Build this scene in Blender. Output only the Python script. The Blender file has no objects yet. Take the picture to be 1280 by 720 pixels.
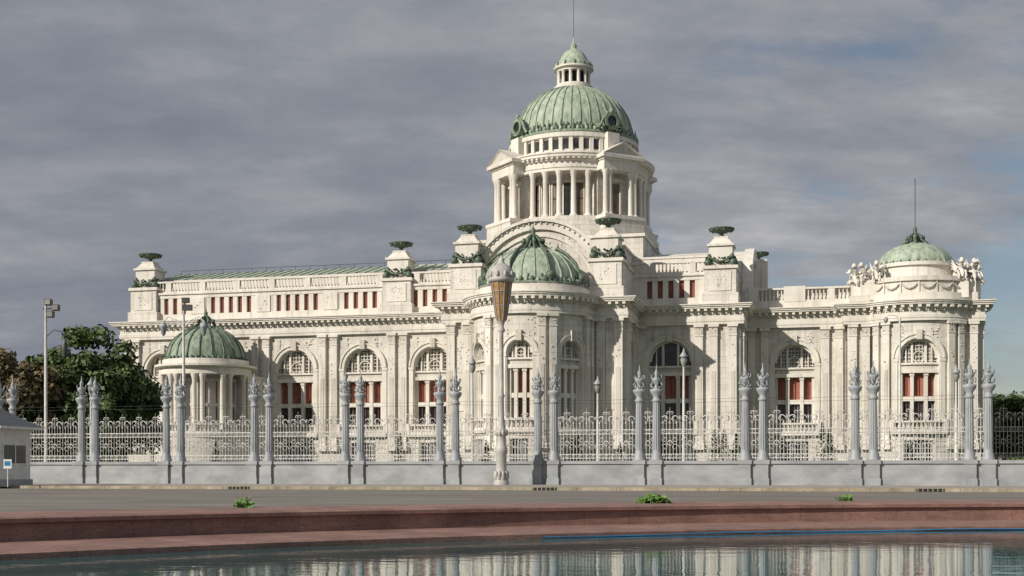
import bpy, math, random
from mathutils import Vector, Matrix
random.seed(7)
PI=math.pi
S=bpy.context.scene
S.view_settings.view_transform='Standard'; S.view_settings.look='None'; S.view_settings.exposure=0

# ---------------------------------------------------------------- materials
def nt(name):
    m=bpy.data.materials.new(name); m.use_nodes=True
    t=m.node_tree; b=t.nodes['Principled BSDF']; return m,t,b
def N(t,k,**kw):
    n=t.nodes.new(k)
    for a,b in kw.items(): setattr(n,a,b)
    return n
def noise_n(t,vec,scale,detail=5,rough=.6):
    n=N(t,'ShaderNodeTexNoise'); n.inputs['Scale'].default_value=scale; n.inputs['Detail'].default_value=detail
    n.inputs['Roughness'].default_value=rough; t.links.new(vec,n.inputs['Vector']); return n.outputs['Fac']
def ramp(t,fac,stops):
    r=N(t,'ShaderNodeValToRGB'); e=r.color_ramp.elements
    e[0].position=stops[0][0]; e[0].color=(*stops[0][1],1); e[1].position=stops[-1][0]; e[1].color=(*stops[-1][1],1)
    for p,c in stops[1:-1]:
        x=e.new(p); x.color=(*c,1)
    t.links.new(fac,r.inputs[0]); return r.outputs[0]
def mixc(t,a,b,fac,mode='MIX'):
    m=N(t,'ShaderNodeMix',data_type='RGBA',blend_type=mode)
    if isinstance(fac,(int,float)): m.inputs[0].default_value=fac
    else: t.links.new(fac,m.inputs[0])
    for k,x in ((6,a),(7,b)):
        if isinstance(x,tuple): m.inputs[k].default_value=(*x,1)
        else: t.links.new(x,m.inputs[k])
    return m.outputs[2]
def mapping(t,vec,scale):
    m=N(t,'ShaderNodeMapping'); m.inputs['Scale'].default_value=scale; t.links.new(vec,m.inputs[0]); return m.outputs[0]
def bump(t,b,h,strength,dist):
    u=N(t,'ShaderNodeBump'); u.inputs['Strength'].default_value=strength; u.inputs['Distance'].default_value=dist
    t.links.new(h,u.inputs['Height']); t.links.new(u.outputs[0],b.inputs['Normal'])

def mk_stone(name,base,joints=True,stain=.55,rough=.75):
    m,t,b=nt(name); tc=N(t,'ShaderNodeTexCoord'); o=tc.outputs['Object']
    n1=noise_n(t,o,.3,6,.6); n2=noise_n(t,mapping(t,o,(1.8,1.8,.12)),1.0,6,.7); n3=noise_n(t,o,5,4)
    dark=tuple(c*.82*k for c,k in zip(base,(1,.985,.96)))
    c=ramp(t,n1,[(.3,dark),(.6,base)])
    st=ramp(t,n2,[(.30,(stain,stain*.98,stain*.95)),(.49,(1,1,1))])
    c=mixc(t,c,st,.7,'MULTIPLY')
    c=mixc(t,c,ramp(t,n3,[(.3,(.82,.82,.82)),(.7,(1,1,1))]),.5,'MULTIPLY')
    h=n3
    if joints:
        br=N(t,'ShaderNodeTexBrick'); br.inputs['Scale'].default_value=1
        br.inputs['Brick Width'].default_value=1.5; br.inputs['Row Height'].default_value=.62
        br.inputs['Mortar Size'].default_value=.024; br.inputs['Color1'].default_value=(1,1,1,1); br.inputs['Color2'].default_value=(.84,.84,.85,1)
        br.inputs['Mortar'].default_value=(.6,.58,.55,1)
        t.links.new(tc.outputs['UV'],br.inputs['Vector'])
        c=mixc(t,c,br.outputs['Color'],.75,'MULTIPLY')
    t.links.new(c,b.inputs['Base Color']); b.inputs['Roughness'].default_value=rough
    bump(t,b,h,.3,.05)
    return m
def mk_simple(name,c1,c2,scale=2,rough=.6,metal=0,bs=0,bd=.02,stretch=(1,1,1)):
    m,t,b=nt(name); tc=N(t,'ShaderNodeTexCoord'); v=mapping(t,tc.outputs['Object'],stretch)
    n=noise_n(t,v,scale,7,.65)
    t.links.new(ramp(t,n,[(.35,c1),(.65,c2)]),b.inputs['Base Color'])
    b.inputs['Roughness'].default_value=rough; b.inputs['Metallic'].default_value=metal
    if bs: bump(t,b,n,bs,bd)
    return m
STONE=mk_stone('marble_blocks',(.70,.668,.61))
TRIM=mk_stone('marble_trim',(.725,.692,.632),False,.55)
RELIEF=mk_stone('marble_carving',(.60,.565,.505),False,.5)
COPPER=mk_simple('verdigris_copper',(.19,.25,.19),(.43,.485,.385),.9,.7,0,.4,.06,(2.5,2.5,.3))
COPPERD=mk_simple('dark_verdigris',(.12,.165,.12),(.30,.36,.27),1.1,.7,0,.4,.06,(2.5,2.5,.3))
BRONZE=mk_simple('weathered_bronze',(.045,.07,.05),(.15,.20,.15),3,.6,.2,.4,.04)
RED=mk_simple('red_blind',(.27,.085,.055),(.38,.13,.09),1.2,.7)
REDD=mk_simple('attic_red_blind',(.17,.06,.042),(.26,.095,.07),1.2,.7)
GLASS=mk_simple('dark_glazing',(.015,.018,.02),(.06,.06,.06),.8,.15)
LGLASS=mk_simple('lunette_glazing',(.18,.18,.17),(.34,.33,.31),.9,.35)
TAN=mk_simple('drum_window_shutter',(.10,.075,.055),(.22,.17,.12),1,.6)
IRON=mk_simple('painted_iron',(.46,.455,.44),(.64,.63,.61),2,.5)
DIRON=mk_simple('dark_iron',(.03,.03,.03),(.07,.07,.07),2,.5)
POST=mk_simple('grey_paint',(.22,.24,.26),(.34,.36,.38),1.5,.55,0,.15,.02,(1,1,.4))
WALLP=mk_simple('grey_wall_paint',(.22,.23,.245),(.355,.365,.38),.5,.7,0,.2,.02,(1,1,2))
LAMPP=mk_simple('lamp_paint',(.32,.31,.29),(.46,.45,.42),2,.55,0,.2,.02)
WHITE=mk_simple('white_paint',(.55,.54,.51),(.70,.69,.66),2,.5)
AMBER=mk_simple('amber_glass',(.22,.12,.045),(.42,.25,.09),5,.25)
BARK=mk_simple('bark',(.06,.045,.03),(.13,.10,.07),3,.9,0,.6,.05,(3,3,.6))
GRASS=mk_simple('grass_blades',(.035,.06,.02),(.07,.10,.035),1.5,.9)
ROOFG=mk_simple('slate_roof',(.12,.13,.14),(.18,.19,.2),3,.7)
DARK=mk_simple('dark_opening',(.01,.01,.01),(.02,.02,.02),2,.9)
BLUE=mk_simple('blue_hose',(.01,.15,.34),(.02,.22,.44),2,.4)

def mk_leaf(name,cols):
    m,t,b=nt(name); g=N(t,'ShaderNodeNewGeometry'); tc=N(t,'ShaderNodeTexCoord')
    n=noise_n(t,tc.outputs['Object'],.6,3)
    a=N(t,'ShaderNodeMath',operation='MULTIPLY_ADD'); a.inputs[1].default_value=.5; t.links.new(g.outputs['Random Per Island'],a.inputs[0])
    s=N(t,'ShaderNodeMath',operation='MULTIPLY'); s.inputs[1].default_value=.6; t.links.new(n,s.inputs[0]); t.links.new(s.outputs[0],a.inputs[2])
    t.links.new(ramp(t,a.outputs[0],[(.2,cols[0]),(.5,cols[1]),(.85,cols[2])]),b.inputs['Base Color'])
    b.inputs['Roughness'].default_value=.7
    return m
LEAF=mk_leaf('green_leaves',[(.03,.055,.014),(.06,.095,.024),(.11,.15,.04)])
LEAFR=mk_leaf('reddish_leaves',[(.07,.05,.025),(.12,.088,.04),(.16,.13,.055)])
LEAFB=mk_leaf('bright_leaves',[(.07,.14,.025),(.11,.22,.04),(.16,.29,.06)])

def mk_granite():
    m,t,b=nt('pink_granite'); tc=N(t,'ShaderNodeTexCoord'); o=tc.outputs['Object']
    n=noise_n(t,o,40,3,.8); n2=noise_n(t,o,.7,6,.7); n3=noise_n(t,mapping(t,o,(1,1,8)),3,5,.7)
    c=ramp(t,n,[(.3,(.19,.105,.085)),(.5,(.33,.195,.16)),(.7,(.45,.30,.25))])
    c=mixc(t,c,ramp(t,n2,[(.3,(.52,.48,.46)),(.65,(1.05,1,1))]),.9,'MULTIPLY')
    c=mixc(t,c,ramp(t,n3,[(.3,(.58,.58,.58)),(.6,(1,1,1))]),.8,'MULTIPLY')
    br=N(t,'ShaderNodeTexBrick'); br.offset=0; br.inputs['Scale'].default_value=1
    br.inputs['Brick Width'].default_value=1.1; br.inputs['Row Height'].default_value=10
    br.inputs['Mortar Size'].default_value=.008; br.inputs['Color1'].default_value=(1,1,1,1); br.inputs['Color2'].default_value=(.84,.82,.82,1); br.inputs['Mortar'].default_value=(.5,.47,.45,1)
    t.links.new(tc.outputs['UV'],br.inputs['Vector'])
    c=mixc(t,c,br.outputs['Color'],.7,'MULTIPLY')
    t.links.new(c,b.inputs['Base Color']); b.inputs['Roughness'].default_value=.65; bump(t,b,n,.3,.006)
    return m
GRAN=mk_granite()
ASPH=mk_simple('asphalt',(.12,.11,.097),(.225,.205,.18),.45,.9,0,.3,.012,(.35,1.6,1))
PAVE=mk_simple('paving',(.24,.22,.185),(.36,.33,.28),.8,.85,0,.2,.01)
KERB=mk_simple('kerb_stone',(.20,.17,.12),(.38,.33,.25),1.2,.8,0,.2,.01)

# ---------------------------------------------------------------- mesh builder
class MB:
    def __init__(s): s.v=[];s.f=[];s.m=[];s.uv=[];s.sm=[];s.mats=[]
    def mi(s,mat):
        if mat not in s.mats: s.mats.append(mat)
        return s.mats.index(mat)
    def face(s,pts,mat,uv=None,sm=False):
        i=len(s.v); s.v.extend(pts); s.f.append(tuple(range(i,i+len(pts)))); s.m.append(s.mi(mat))
        s.uv.append(uv or [(p[0],p[2]) for p in pts]); s.sm.append(sm)
    def grid(s,rows,mat,closed=True,sm=True):
        base=len(s.v); n=len(rows[0]); k=s.mi(mat)
        for r in rows: s.v.extend(r)
        for j in range(len(rows)-1):
            for i in range(n if closed else n-1):
                a=base+j*n+i; b=base+j*n+(i+1)%n
                s.f.append((a,b,b+n,a+n)); s.m.append(k); s.sm.append(sm)
                s.uv.append([(i*.5,rows[j][0][2]),((i+1)*.5,rows[j][0][2]),((i+1)*.5,rows[j+1][0][2]),(i*.5,rows[j+1][0][2])])
    def obj(s,name,parent=None,loc=(0,0,0),rot=0):
        me=bpy.data.meshes.new(name); me.from_pydata([tuple(p) for p in s.v],[],s.f)
        for m in s.mats: me.materials.append(m)
        me.polygons.foreach_set('material_index',s.m); me.polygons.foreach_set('use_smooth',s.sm)
        ul=me.uv_layers.new(name='UVMap'); flat=[c for u in s.uv for p in u for c in p]
        ul.data.foreach_set('uv',flat); me.update()
        o=bpy.data.objects.new(name,me); S.collection.objects.link(o)
        o.location=loc; o.rotation_euler=(0,0,rot)
        if parent: o.parent=parent
        return o
def empty(name,loc=(0,0,0),rot=0):
    e=bpy.data.objects.new(name,None); S.collection.objects.link(e); e.location=loc; e.rotation_euler=(0,0,rot); e.empty_display_size=.5; return e
def Flat(ox,oy,a=0):
    a=math.radians(a); ca,sa=math.cos(a),math.sin(a)
    return lambda s,d,z:(ox+s*ca+d*sa, oy+s*sa-d*ca, z)
def Cyl(cx,cy,R):
    def f(s,d,z):
        p=s/R; return (cx+(R+d)*math.sin(p), cy-(R+d)*math.cos(p), z)
    return f
def box(mb,M,s0,s1,d0,d1,z0,z1,mat,n=1):
    for i in range(n):
        a=s0+(s1-s0)*i/n; b=s0+(s1-s0)*(i+1)/n
        P=M
        mb.face([P(a,d1,z0),P(b,d1,z0),P(b,d1,z1),P(a,d1,z1)],mat,[(a,z0),(b,z0),(b,z1),(a,z1)])
        mb.face([P(b,d0,z0),P(a,d0,z0),P(a,d0,z1),P(b,d0,z1)],mat)
        mb.face([P(a,d1,z1),P(b,d1,z1),P(b,d0,z1),P(a,d0,z1)],mat,[(a,d1),(b,d1),(b,d0),(a,d0)])
        mb.face([P(a,d0,z0),P(b,d0,z0),P(b,d1,z0),P(a,d1,z0)],mat,[(a,d0),(b,d0),(b,d1),(a,d1)])
    mb.face([M(s0,d0,z0),M(s0,d1,z0),M(s0,d1,z1),M(s0,d0,z1)],mat,[(d0,z0),(d1,z0),(d1,z1),(d0,z1)])
    mb.face([M(s1,d1,z0),M(s1,d0,z0),M(s1,d0,z1),M(s1,d1,z1)],mat,[(d1,z0),(d0,z0),(d0,z1),(d1,z1)])
def bx(mb,x0,x1,y0,y1,z0,z1,mat):
    box(mb,lambda s,d,z:(s,-d,z),x0,x1,-y1,-y0,z0,z1,mat)
def taper(mb,cx,cy,a0,a1,z0,z1,mat):
    p=[(cx-a0,cy-a0,z0),(cx+a0,cy-a0,z0),(cx+a0,cy+a0,z0),(cx-a0,cy+a0,z0)]
    q=[(cx-a1,cy-a1,z1),(cx+a1,cy-a1,z1),(cx+a1,cy+a1,z1),(cx-a1,cy+a1,z1)]
    for i in range(4):
        j=(i+1)%4; mb.face([p[i],p[j],q[j],q[i]],mat)
    mb.face(q,mat); mb.face(p[::-1],mat)
def rect(mb,M,s0,s1,z0,z1,d,mat,n=1):
    for i in range(n):
        a=s0+(s1-s0)*i/n; b=s0+(s1-s0)*(i+1)/n
        mb.face([M(a,d,z0),M(b,d,z0),M(b,d,z1),M(a,d,z1)],mat,[(a,z0),(b,z0),(b,z1),(a,z1)])
def panel(mb,M,s0,s1,z0,z1,c,ow,oz0,osp,dep,mat,arch=True,n=1,K=16):
    r=ow/2; a,b=c-r,c+r
    rect(mb,M,s0,a,z0,z1,0,mat,n); rect(mb,M,b,s1,z0,z1,0,mat,n); rect(mb,M,a,b,z0,oz0,0,mat,max(1,2*n-1) if n>1 else 1)
    top=[]
    for i in range(K+1):
        if arch:
            t=PI-PI*i/K; top.append((c+r*math.cos(t),osp+r*math.sin(t)))
        else: top.append((a+ow*i/K,osp))
    for (sa,za),(sb,zb) in zip(top,top[1:]):
        mb.face([M(sa,0,za),M(sb,0,zb),M(sb,0,z1),M(sa,0,z1)],mat,[(sa,za),(sb,zb),(sb,z1),(sa,z1)])
        mb.face([M(sa,0,za),M(sb,0,zb),M(sb,-dep,zb),M(sa,-dep,za)],TRIM)
    mb.face([M(a,0,oz0),M(a,0,osp),M(a,-dep,osp),M(a,-dep,oz0)],TRIM)
    mb.face([M(b,0,oz0),M(b,0,osp),M(b,-dep,osp),M(b,-dep,oz0)],TRIM)
    mb.face([M(a,0,oz0),M(b,0,oz0),M(b,-dep,oz0),M(a,-dep,oz0)],TRIM)
def ringarc(mb,M,c,zc,r0,r1,d0,d1,mat,a0=0,a1=PI,K=16):
    for i in range(K):
        t=a0+(a1-a0)*i/K; u=a0+(a1-a0)*(i+1)/K
        q=lambda r,t,d:M(c+r*math.cos(t),d,zc+r*math.sin(t))
        mb.face([q(r0,t,d1),q(r1,t,d1),q(r1,u,d1),q(r0,u,d1)],mat)
        mb.face([q(r1,t,d0),q(r1,t,d1),q(r1,u,d1),q(r1,u,d0)],mat)
        mb.face([q(r0,t,d0),q(r0,t,d1),q(r0,u,d1),q(r0,u,d0)],mat)
def lathe(mb,cx,cy,prof,seg,mat,sm=True,ribs=None,flat=False):
    rows=[]
    for r,z in prof:
        row=[]
        for i in range(seg):
            rr=r
            if ribs: rr=r*(1+(ribs[1] if i%ribs[0]==0 else 0))
            t=2*PI*i/seg; row.append((cx+rr*math.cos(t),cy+rr*math.sin(t),z))
        rows.append(row)
    mb.grid(rows,mat,True,sm)
def stepl(mb,cx,cy,prof,seg,mat):
    for a,b in zip(prof,prof[1:]): lathe(mb,cx,cy,[a,b],seg,mat,True)
def tube(mb,pts,r,mat,sides=5,r1=None):
    rows=[]; n=len(pts); pts=[Vector(p) for p in pts]
    for i,p in enumerate(pts):
        d=(pts[min(i+1,n-1)]-pts[max(i-1,0)]).normalized()
        a=d.cross(Vector((0,0,1)) if abs(d.z)<.9 else Vector((1,0,0))).normalized(); b=d.cross(a)
        rr=r if r1 is None else r+(r1-r)*i/(n-1)
        rows.append([tuple(p+a*rr*math.cos(2*PI*k/sides)+b*rr*math.sin(2*PI*k/sides)) for k in range(sides)])
    mb.grid(rows,mat,True,True)
def ell(mb,c,r,mat,seg=8,ring=5,R=None):
    rows=[]
    for j in range(ring+1):
        t=-PI/2+PI*j/ring
        row=[]
        for i in range(seg):
            p=2*PI*i/seg; v=Vector((r[0]*math.cos(t)*math.cos(p),r[1]*math.cos(t)*math.sin(p),r[2]*math.sin(t)))
            if R: v=R@v
            row.append((c[0]+v.x,c[1]+v.y,c[2]+v.z))
        rows.append(row)
    mb.grid(rows,mat)
def relief(mb,M,s0,s1,z0,z1,d,cnt,mat=None,size=.16):
    for _ in range(int(cnt*1.3)):
        s=random.uniform(s0,s1); z=random.uniform(z0,z1); a=random.uniform(.5,1)*size*.9
        k=d*random.uniform(.6,1.1)
        q=M(s,k,z); q1=[M(s+a*math.cos(j*PI/3),0.0,z+a*math.sin(j*PI/3)) for j in range(6)]; q2=[M(s+a*.6*math.cos(j*PI/3),k*.8,z+a*.6*math.sin(j*PI/3)) for j in range(6)]
        mb.grid([q1,q2,[q]*6],mat or RELIEF)
def pilaster(mb,M,s,w,z0=3.3,z1=17.2,d=.38):
    h=w/2
    box(mb,M,s-h,s+h,-.05,d,z0+.8,z1-1.3,TRIM)
    box(mb,M,s-h*.55,s+h*.55,d,d+.05,z0+1.6,z1-5.2,RELIEF)
    box(mb,M,s-h-.12,s+h+.12,-.05,d+.14,z0,z0+.5,TRIM); box(mb,M,s-h-.06,s+h+.06,-.05,d+.07,z0+.5,z0+.8,TRIM)
    box(mb,M,s-h-.05,s+h+.05,-.05,d+.06,z1-1.3,z1-1.15,TRIM)
    box(mb,M,s-h-.02,s+h+.02,-.05,d+.03,z1-1.15,z1-.3,RELIEF)
    relief(mb,M,s-h,s+h,z1-1.1,z1-.35,d+.16,8,size=.14)
    box(mb,M,s-h-.16,s+h+.16,-.05,d+.18,z1-.3,z1+.003,TRIM)
    relief(mb,M,s-h*.6,s+h*.6,z1-4.8,z1-2.2,d+.12,10,size=.15)
def baluster_row(mb,M,s0,s1,z0,h,d=0,th=.35,n=1,plinths=True,step=.42):
    box(mb,M,s0,s1,d-th/2,d+th/2,z0,z0+.18,TRIM,n)
    box(mb,M,s0,s1,d-th/2-.04,d+th/2+.04,z0+h-.2,z0+h,TRIM,n)
    k=max(1,int((s1-s0)/step))
    for i in range(k):
        s=s0+(i+.5)*(s1-s0)/k
        if plinths and i%11==0: box(mb,M,s-.35,s+.35,d-th/2-.02,d+th/2+.02,z0+.17,z0+h-.19,TRIM); continue
        a=.1; zm=z0+.18+(h-.38)*.35
        box(mb,M,s-a,s+a,d-a,d+a,z0+.17,zm,TRIM); box(mb,M,s-a*.55,s+a*.55,d-a*.55,d+a*.55,zm,z0+h-.19,TRIM)
def bay(mb,M,s0,s1,c,ow,n=1,zt=17.2,basement=True,dark=False):
    r=ow/2; sp=13.2; dep=.95
    panel(mb,M,s0,s1,5.2,zt,c,ow,6.4,sp,dep,STONE,True,n)
    e=.3
    N_=max(1,n)
    rect(mb,M,c-r-e,c+r+e,6.3,8.85,-dep,GLASS,N_); rect(mb,M,c-r-e,c+r+e,8.85,11.8,-dep,RED,N_)
    rect(mb,M,c-r-e,c+r+e,11.8,sp+r+.2,-dep,GLASS if dark else LGLASS,N_)
    for k in (-1,1):
        s=c+k*r*.36
        box(mb,M,s-.2,s+.2,-dep+.02,-.38,6.4,11.9,TRIM); box(mb,M,s-.26,s+.26,-dep+.02,-.3,11.3,11.6,TRIM)
        s=c+k*(r-.15); box(mb,M,s-.15,s+.15,-dep+.02,-.4,6.4,11.9,TRIM)
    box(mb,M,c-r,c+r,-dep+.02,-.46,8.55,9.05,TRIM,N_)
    for k in range(3):
        s=c+(k-1)*r*.68; box(mb,M,s-.025,s+.025,-dep+.01,-.8,6.4,11.7,REDD)
    box(mb,M,c-r,c+r,-dep+.02,-.16,11.6,12.0,TRIM,N_); box(mb,M,c-r,c+r,-dep+.02,-.36,12.0,12.5,RELIEF,N_); box(mb,M,c-r,c+r,-dep+.02,-.14,12.5,12.72,TRIM,N_)
    for q in (.36,.68):
        for k in (-1,1):
            s=c+k*r*q; top=sp+math.sqrt(max(.01,1-q*q))*r
            w=.13 if q<.5 else .06
            box(mb,M,s-w,s+w,-dep+.02,-.5,12.7,top,TRIM)
    ringarc(mb,M,c,sp,r-.22,r+.02,-dep+.02,-.45,TRIM,K=14)
    if not dark:
        z=12.95
        while z<sp+r-.2:
            hw=math.sqrt(max(0.02,r*r-max(0,z-sp)**2)); box(mb,M,c-hw,c+hw,-dep+.015,-.7,z-.035,z+.035,TRIM,N_); z+=.42
        s=-r+.2
        while s<r-.1:
            box(mb,M,c+s-.03,c+s+.03,-dep+.012,-.72,12.7,sp+math.sqrt(r*r-s*s),TRIM); s+=.4
        ringarc(mb,M,c,sp+.15,r*.28,r*.28+.1,-dep+.02,-.55,TRIM,0,2*PI,K=12)
    ringarc(mb,M,c,sp,r+.02,r+.42,-.01,.14,TRIM); ringarc(mb,M,c,sp,r+.42,r+.58,-.01,.26,TRIM)
    box(mb,M,c-.3,c+.3,-.01,.42,sp+r-.15,sp+r+.95,RELIEF)
    for k in (-1,1):
        s=c+k*(r+.35); box(mb,M,s-.33,s+.33,-.01,.16,12.85,13.18,TRIM)
        box(mb,M,s-.26,s+.26,-.01,.1,6.4,12.84,TRIM)
    for k in (-1,1): relief(mb,M,c+k*(r*.72)-.3,c+k*(r*.72)+.45*k+.3,sp+r*.95,zt-.4,.12,int(6+ow),size=.15)
    box(mb,M,c-r-.7,c+r+.7,-.01,.55,4.95,5.3,TRIM,N_)
    baluster_row(mb,M,c-r-.5,c+r+.5,5.3,1.1,.3,.25,N_,False)
    for k in (-1,1): box(mb,M,c+k*(r+.6)-.22,c+k*(r+.6)+.22,-.01,.5,5.31,6.5,TRIM)
    if basement:
        bw=min(ow*.72,3.2)
        panel(mb,M,s0,s1,0,5.2,c,bw,1.6,4.3,.5,STONE,False,n,4)
        rect(mb,M,c-bw/2-.2,c+bw/2+.2,1.5,4.4,-.5,GLASS,N_)
        s=c-bw/2+.15
        while s<c+bw/2: box(mb,M,s-.03,s+.03,-.35,-.28,1.6,4.3,IRON); s+=.3
        for z in (2.5,3.4): box(mb,M,c-bw/2,c+bw/2,-.36,-.3,z-.03,z+.03,IRON,N_)
        z=.1
        while z<4.9:
            box(mb,M,s0,c-bw/2-.1,-.02,.07,z,z+.5,STONE,n); box(mb,M,c+bw/2+.1,s1,-.02,.07,z,z+.5,STONE,n); z+=.58
def solid(mb,M,s0,s1,n=1,zt=17.2):
    rect(mb,M,s0,s1,0,zt,0,STONE,n)
    z=.1
    while z<4.9: box(mb,M,s0,s1,-.02,.07,z,z+.5,STONE,n); z+=.58
    box(mb,M,s0,s1,-.02,.16,4.98,5.28,TRIM,n)
ENT=[(17.2,17.5,.42),(17.5,17.85,.48),(17.85,18.45,.40),(18.45,18.62,.55),(18.62,18.9,.62),(18.9,19.1,1.15),(19.1,19.28,1.28),(19.28,19.4,1.4)]
def modill(mb,M,s0,s1,step=.75):
    k=max(1,int((s1-s0)/step))
    for i in range(k):
        s=s0+(i+.5)*(s1-s0)/k; box(mb,M,s-.16,s+.16,.5,1.08,18.63,18.905,TRIM)
    k=max(1,int((s1-s0)/.3))
    for i in range(k):
        s=s0+(i+.5)*(s1-s0)/k; box(mb,M,s-.08,s+.08,.4,.53,18.3,18.46,TRIM)
def entab_rect(mb,x0,x1,v0,v1,e):
    for z0,z1,o in ENT: bx(mb,x0-o-e,x1+o+e,-v1-o-e,-v0+o+e,z0+e,z1+e,TRIM)
def entab_cyl(mb,cx,cy,R,e,sc=.85,seg=72):
    pr=[(R-.5,17.19+e)]
    for z0,z1,o in ENT: pr+= [(R+o*sc,z0+e),(R+o*sc,z1+e)]
    pr.append((.2,19.41+e)); stepl(mb,cx,cy,pr,seg,TRIM)

# ---------------------------------------------------------------- the hall
hall=empty('domed_throne_hall',(7.7,160,0),math.radians(-14.05))
w=MB()
V=13.7; UL=-54.4
F=Flat(0,-V,0)
cs=[-49,-40.25,-31.5,-22.75,-14.05]
for i,c in enumerate(cs):
    s0=c-4.375; s1=c+4.375 if i<4 else -9.9
    bay(w,F,s0,s1,c,4.7)
solid(w,F,UL,-53.375)
for i in range(5):
    s=-53.375+8.75*i
    for k in (-.56,.72) if i==0 else (-.72,.72): pilaster(w,F,s+k,.85)
pilaster(w,F,-10.9,.8)
bay(w,F,9.9,17.4,13.75,4.7,dark=True)
solid(w,F,17.4,21.5)
for s in (10.6,17.0,18.6,20.7): pilaster(w,F,s,.85)
solid(w,Flat(21.5,-V,90),0,2*V)
solid(w,Flat(UL,V,-90),0,2*V)
for k in range(7): pilaster(w,Flat(21.5,-V,90),.8+k*4,.85)
for k in range(7): pilaster(w,Flat(UL,V,-90),.8+k*4.3,.85)
solid(w,Flat(21.5,V,180),0,21.5-UL)
entab_rect(w,UL,21.5,-V,V,0)
for a,b in ((UL,-10.5),(10.5,22)): modill(w,F,a,b)
modill(w,Flat(21.5,-V,90),0,6)
TV=22
T=Flat(0,-TV,0)
solid(w,T,-9.9,-6.0); solid(w,T,6.0,9.9)
for s in (-9.3,-7.4,7.4,9.3): pilaster(w,T,s,.9)
for k in (-1,1):
    box(w,T,k*8.35-.42,k*8.35+.42,0,.1,7.5,15.8,TRIM)
    relief(w,T,k*8.35-.3,k*8.35+.3,11.5,15.2,.2,26,size=.13)
R_=Flat(9.9,-TV,90)
bay(w,R_,0,8.3,4.1,3.6,dark=True)
for s in (.7,1.9,6.4,7.6): pilaster(w,R_,s,.75)
solid(w,Flat(-9.9,-V,-90),0,8.3)
entab_rect(w,-9.9,9.9,V-2,TV,.014)
modill(w,T,-10.4,10.4); modill(w,R_,0,8)
AC=(0,-22.3); AR=6.4
C=Cyl(AC[0],AC[1],AR)
st=math.radians(52)*AR
for k in (-2,-1,0,1,2):
    c=k*st
    if abs(k)==2: solid(w,C,c-st/2,c+st/2,6); continue
    bay(w,C,c-st/2,c+st/2,c,2.75,n=4)
for k in (-1.5,-.5,.5,1.5):
    for q in (-.5,.5): pilaster(w,C,k*st+q*1.15,.7)
entab_cyl(w,AC[0],AC[1],AR,.03); modill(w,C,-1.9*st,1.9*st,.7)
RW=8.0
W2=Flat(0,-RW,0)
bay(w,W2,21.6,32.9,27.2,4.4)
for s in (22.4,23.9,30.6,32.1): pilaster(w,W2,s,.85)
solid(w,Flat(33,RW,180),0,11.5)
entab_rect(w,21.6,33,-RW,RW,.02); modill(w,W2,23,32)
PV=9.6; PX0,PX1=33,47.0; PC=(40.5,-4.8); PR=7.0
W3=Flat(0,-PV,0)
solid(w,W3,PX0,36.0); solid(w,W3,45.0,PX1)
for s in (33.6,35.0,46.3): pilaster(w,W3,s,.8)
solid(w,Flat(PX1,-PV,90),0,2*PV); solid(w,Flat(PX0,PV,-90),0,2*PV); solid(w,Flat(PX1,PV,180),0,PX1-PX0)
for k in range(4): pilaster(w,Flat(PX1,-PV,90),.8+k*5,.85)
C3=Cyl(PC[0],PC[1],PR)
bay(w,C3,-5.2,5.2,0,4.3,n=5)
for s in (-4.6,-3.4,3.4,4.6): pilaster(w,C3,s,.7)
entab_rect(w,PX0,PX1,-PV,PV,.04); entab_cyl(w,PC[0],PC[1],PR,.055,.95)
modill(w,W3,PX0-1,36); modill(w,W3,45.5,PX1+1); modill(w,C3,-5,5)
w.obj('facade_walls',hall)

a=MB()
AL=UL+.9
bx(a,AL,20.6,-12.7,12.7,19.35,23.0,STONE)
AF=Flat(0,-12.7,0)
box(a,AF,AL,20.6,0,.45,19.36,20.35,TRIM); box(a,AF,AL,20.6,0,.42,22.35,22.8,TRIM); box(a,AF,AL-.1,20.7,0,.6,22.8,23.02,TRIM)
for c in cs+[13.75]:
    for j in range(6):
        s=c-3.0+j*1.2
        box(a,AF,s-.3,s+.3,0,.36,20.34,22.36,TRIM)
    for j in range(5):
        s=c-2.4+j*1.2; box(a,AF,s-.36,s+.36,0,.03,20.34,22.36,REDD); box(a,AF,s-.03,s+.03,.02,.08,20.34,22.36,RED)
    for k in (-1,1):
        s=c+k*3.75; box(a,AF,s-.5,s+.5,0,.4,20.34,22.36,TRIM); relief(a,AF,s-.3,s+.3,20.8,22,.48,6)
for i in range(1,5):
    s=-53.375+8.75*i; box(a,AF,s-.9,s+.9,0,.55,20.34,22.36,TRIM); relief(a,AF,s-.5,s+.5,20.7,22,.7,12)
baluster_row(a,AF,AL,20.6,23.02,1.45,.2,.4)
def ridge(x0,x1,v0,z0,v1,z1):
    a.face([(x0,-v0,z0),(x1,-v0,z0),(x1,-v1,z1),(x0,-v1,z1)],COPPER)
ridge(-51,-9,11.3,24.9,5.5,26.5); ridge(-51,-9,5.5,26.5,-5.5,26.5); ridge(-51,-9,-5.5,26.5,-11.3,24.9)
a.face([(-51,-11.3,24.9),(-51,-5.5,26.5),(-51,5.5,26.5),(-51,11.3,24.9)],COPPER)
bx(a,-51.2,-9,-11.4,11.4,22.9,24.85,TRIM)
for i in range(35):
    x=-51+i*1.2
    tube(a,[(x,-11.3,24.92),(x,-5.5,26.53)],.09,COPPERD,4)
tube(a,[(-51,-5.5,27.0),(-9,-5.5,27.0)],.035,DIRON,4)
for i in range(21): tube(a,[(-51+i*2,-5.5,26.4),(-51+i*2,-5.5,27.05)],.03,DIRON,4)
bx(a,9,20.3,-11.4,11.4,22.9,25.1,TRIM); bx(a,9,20.4,-11.5,11.5,25.1,25.35,TRIM)
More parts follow.
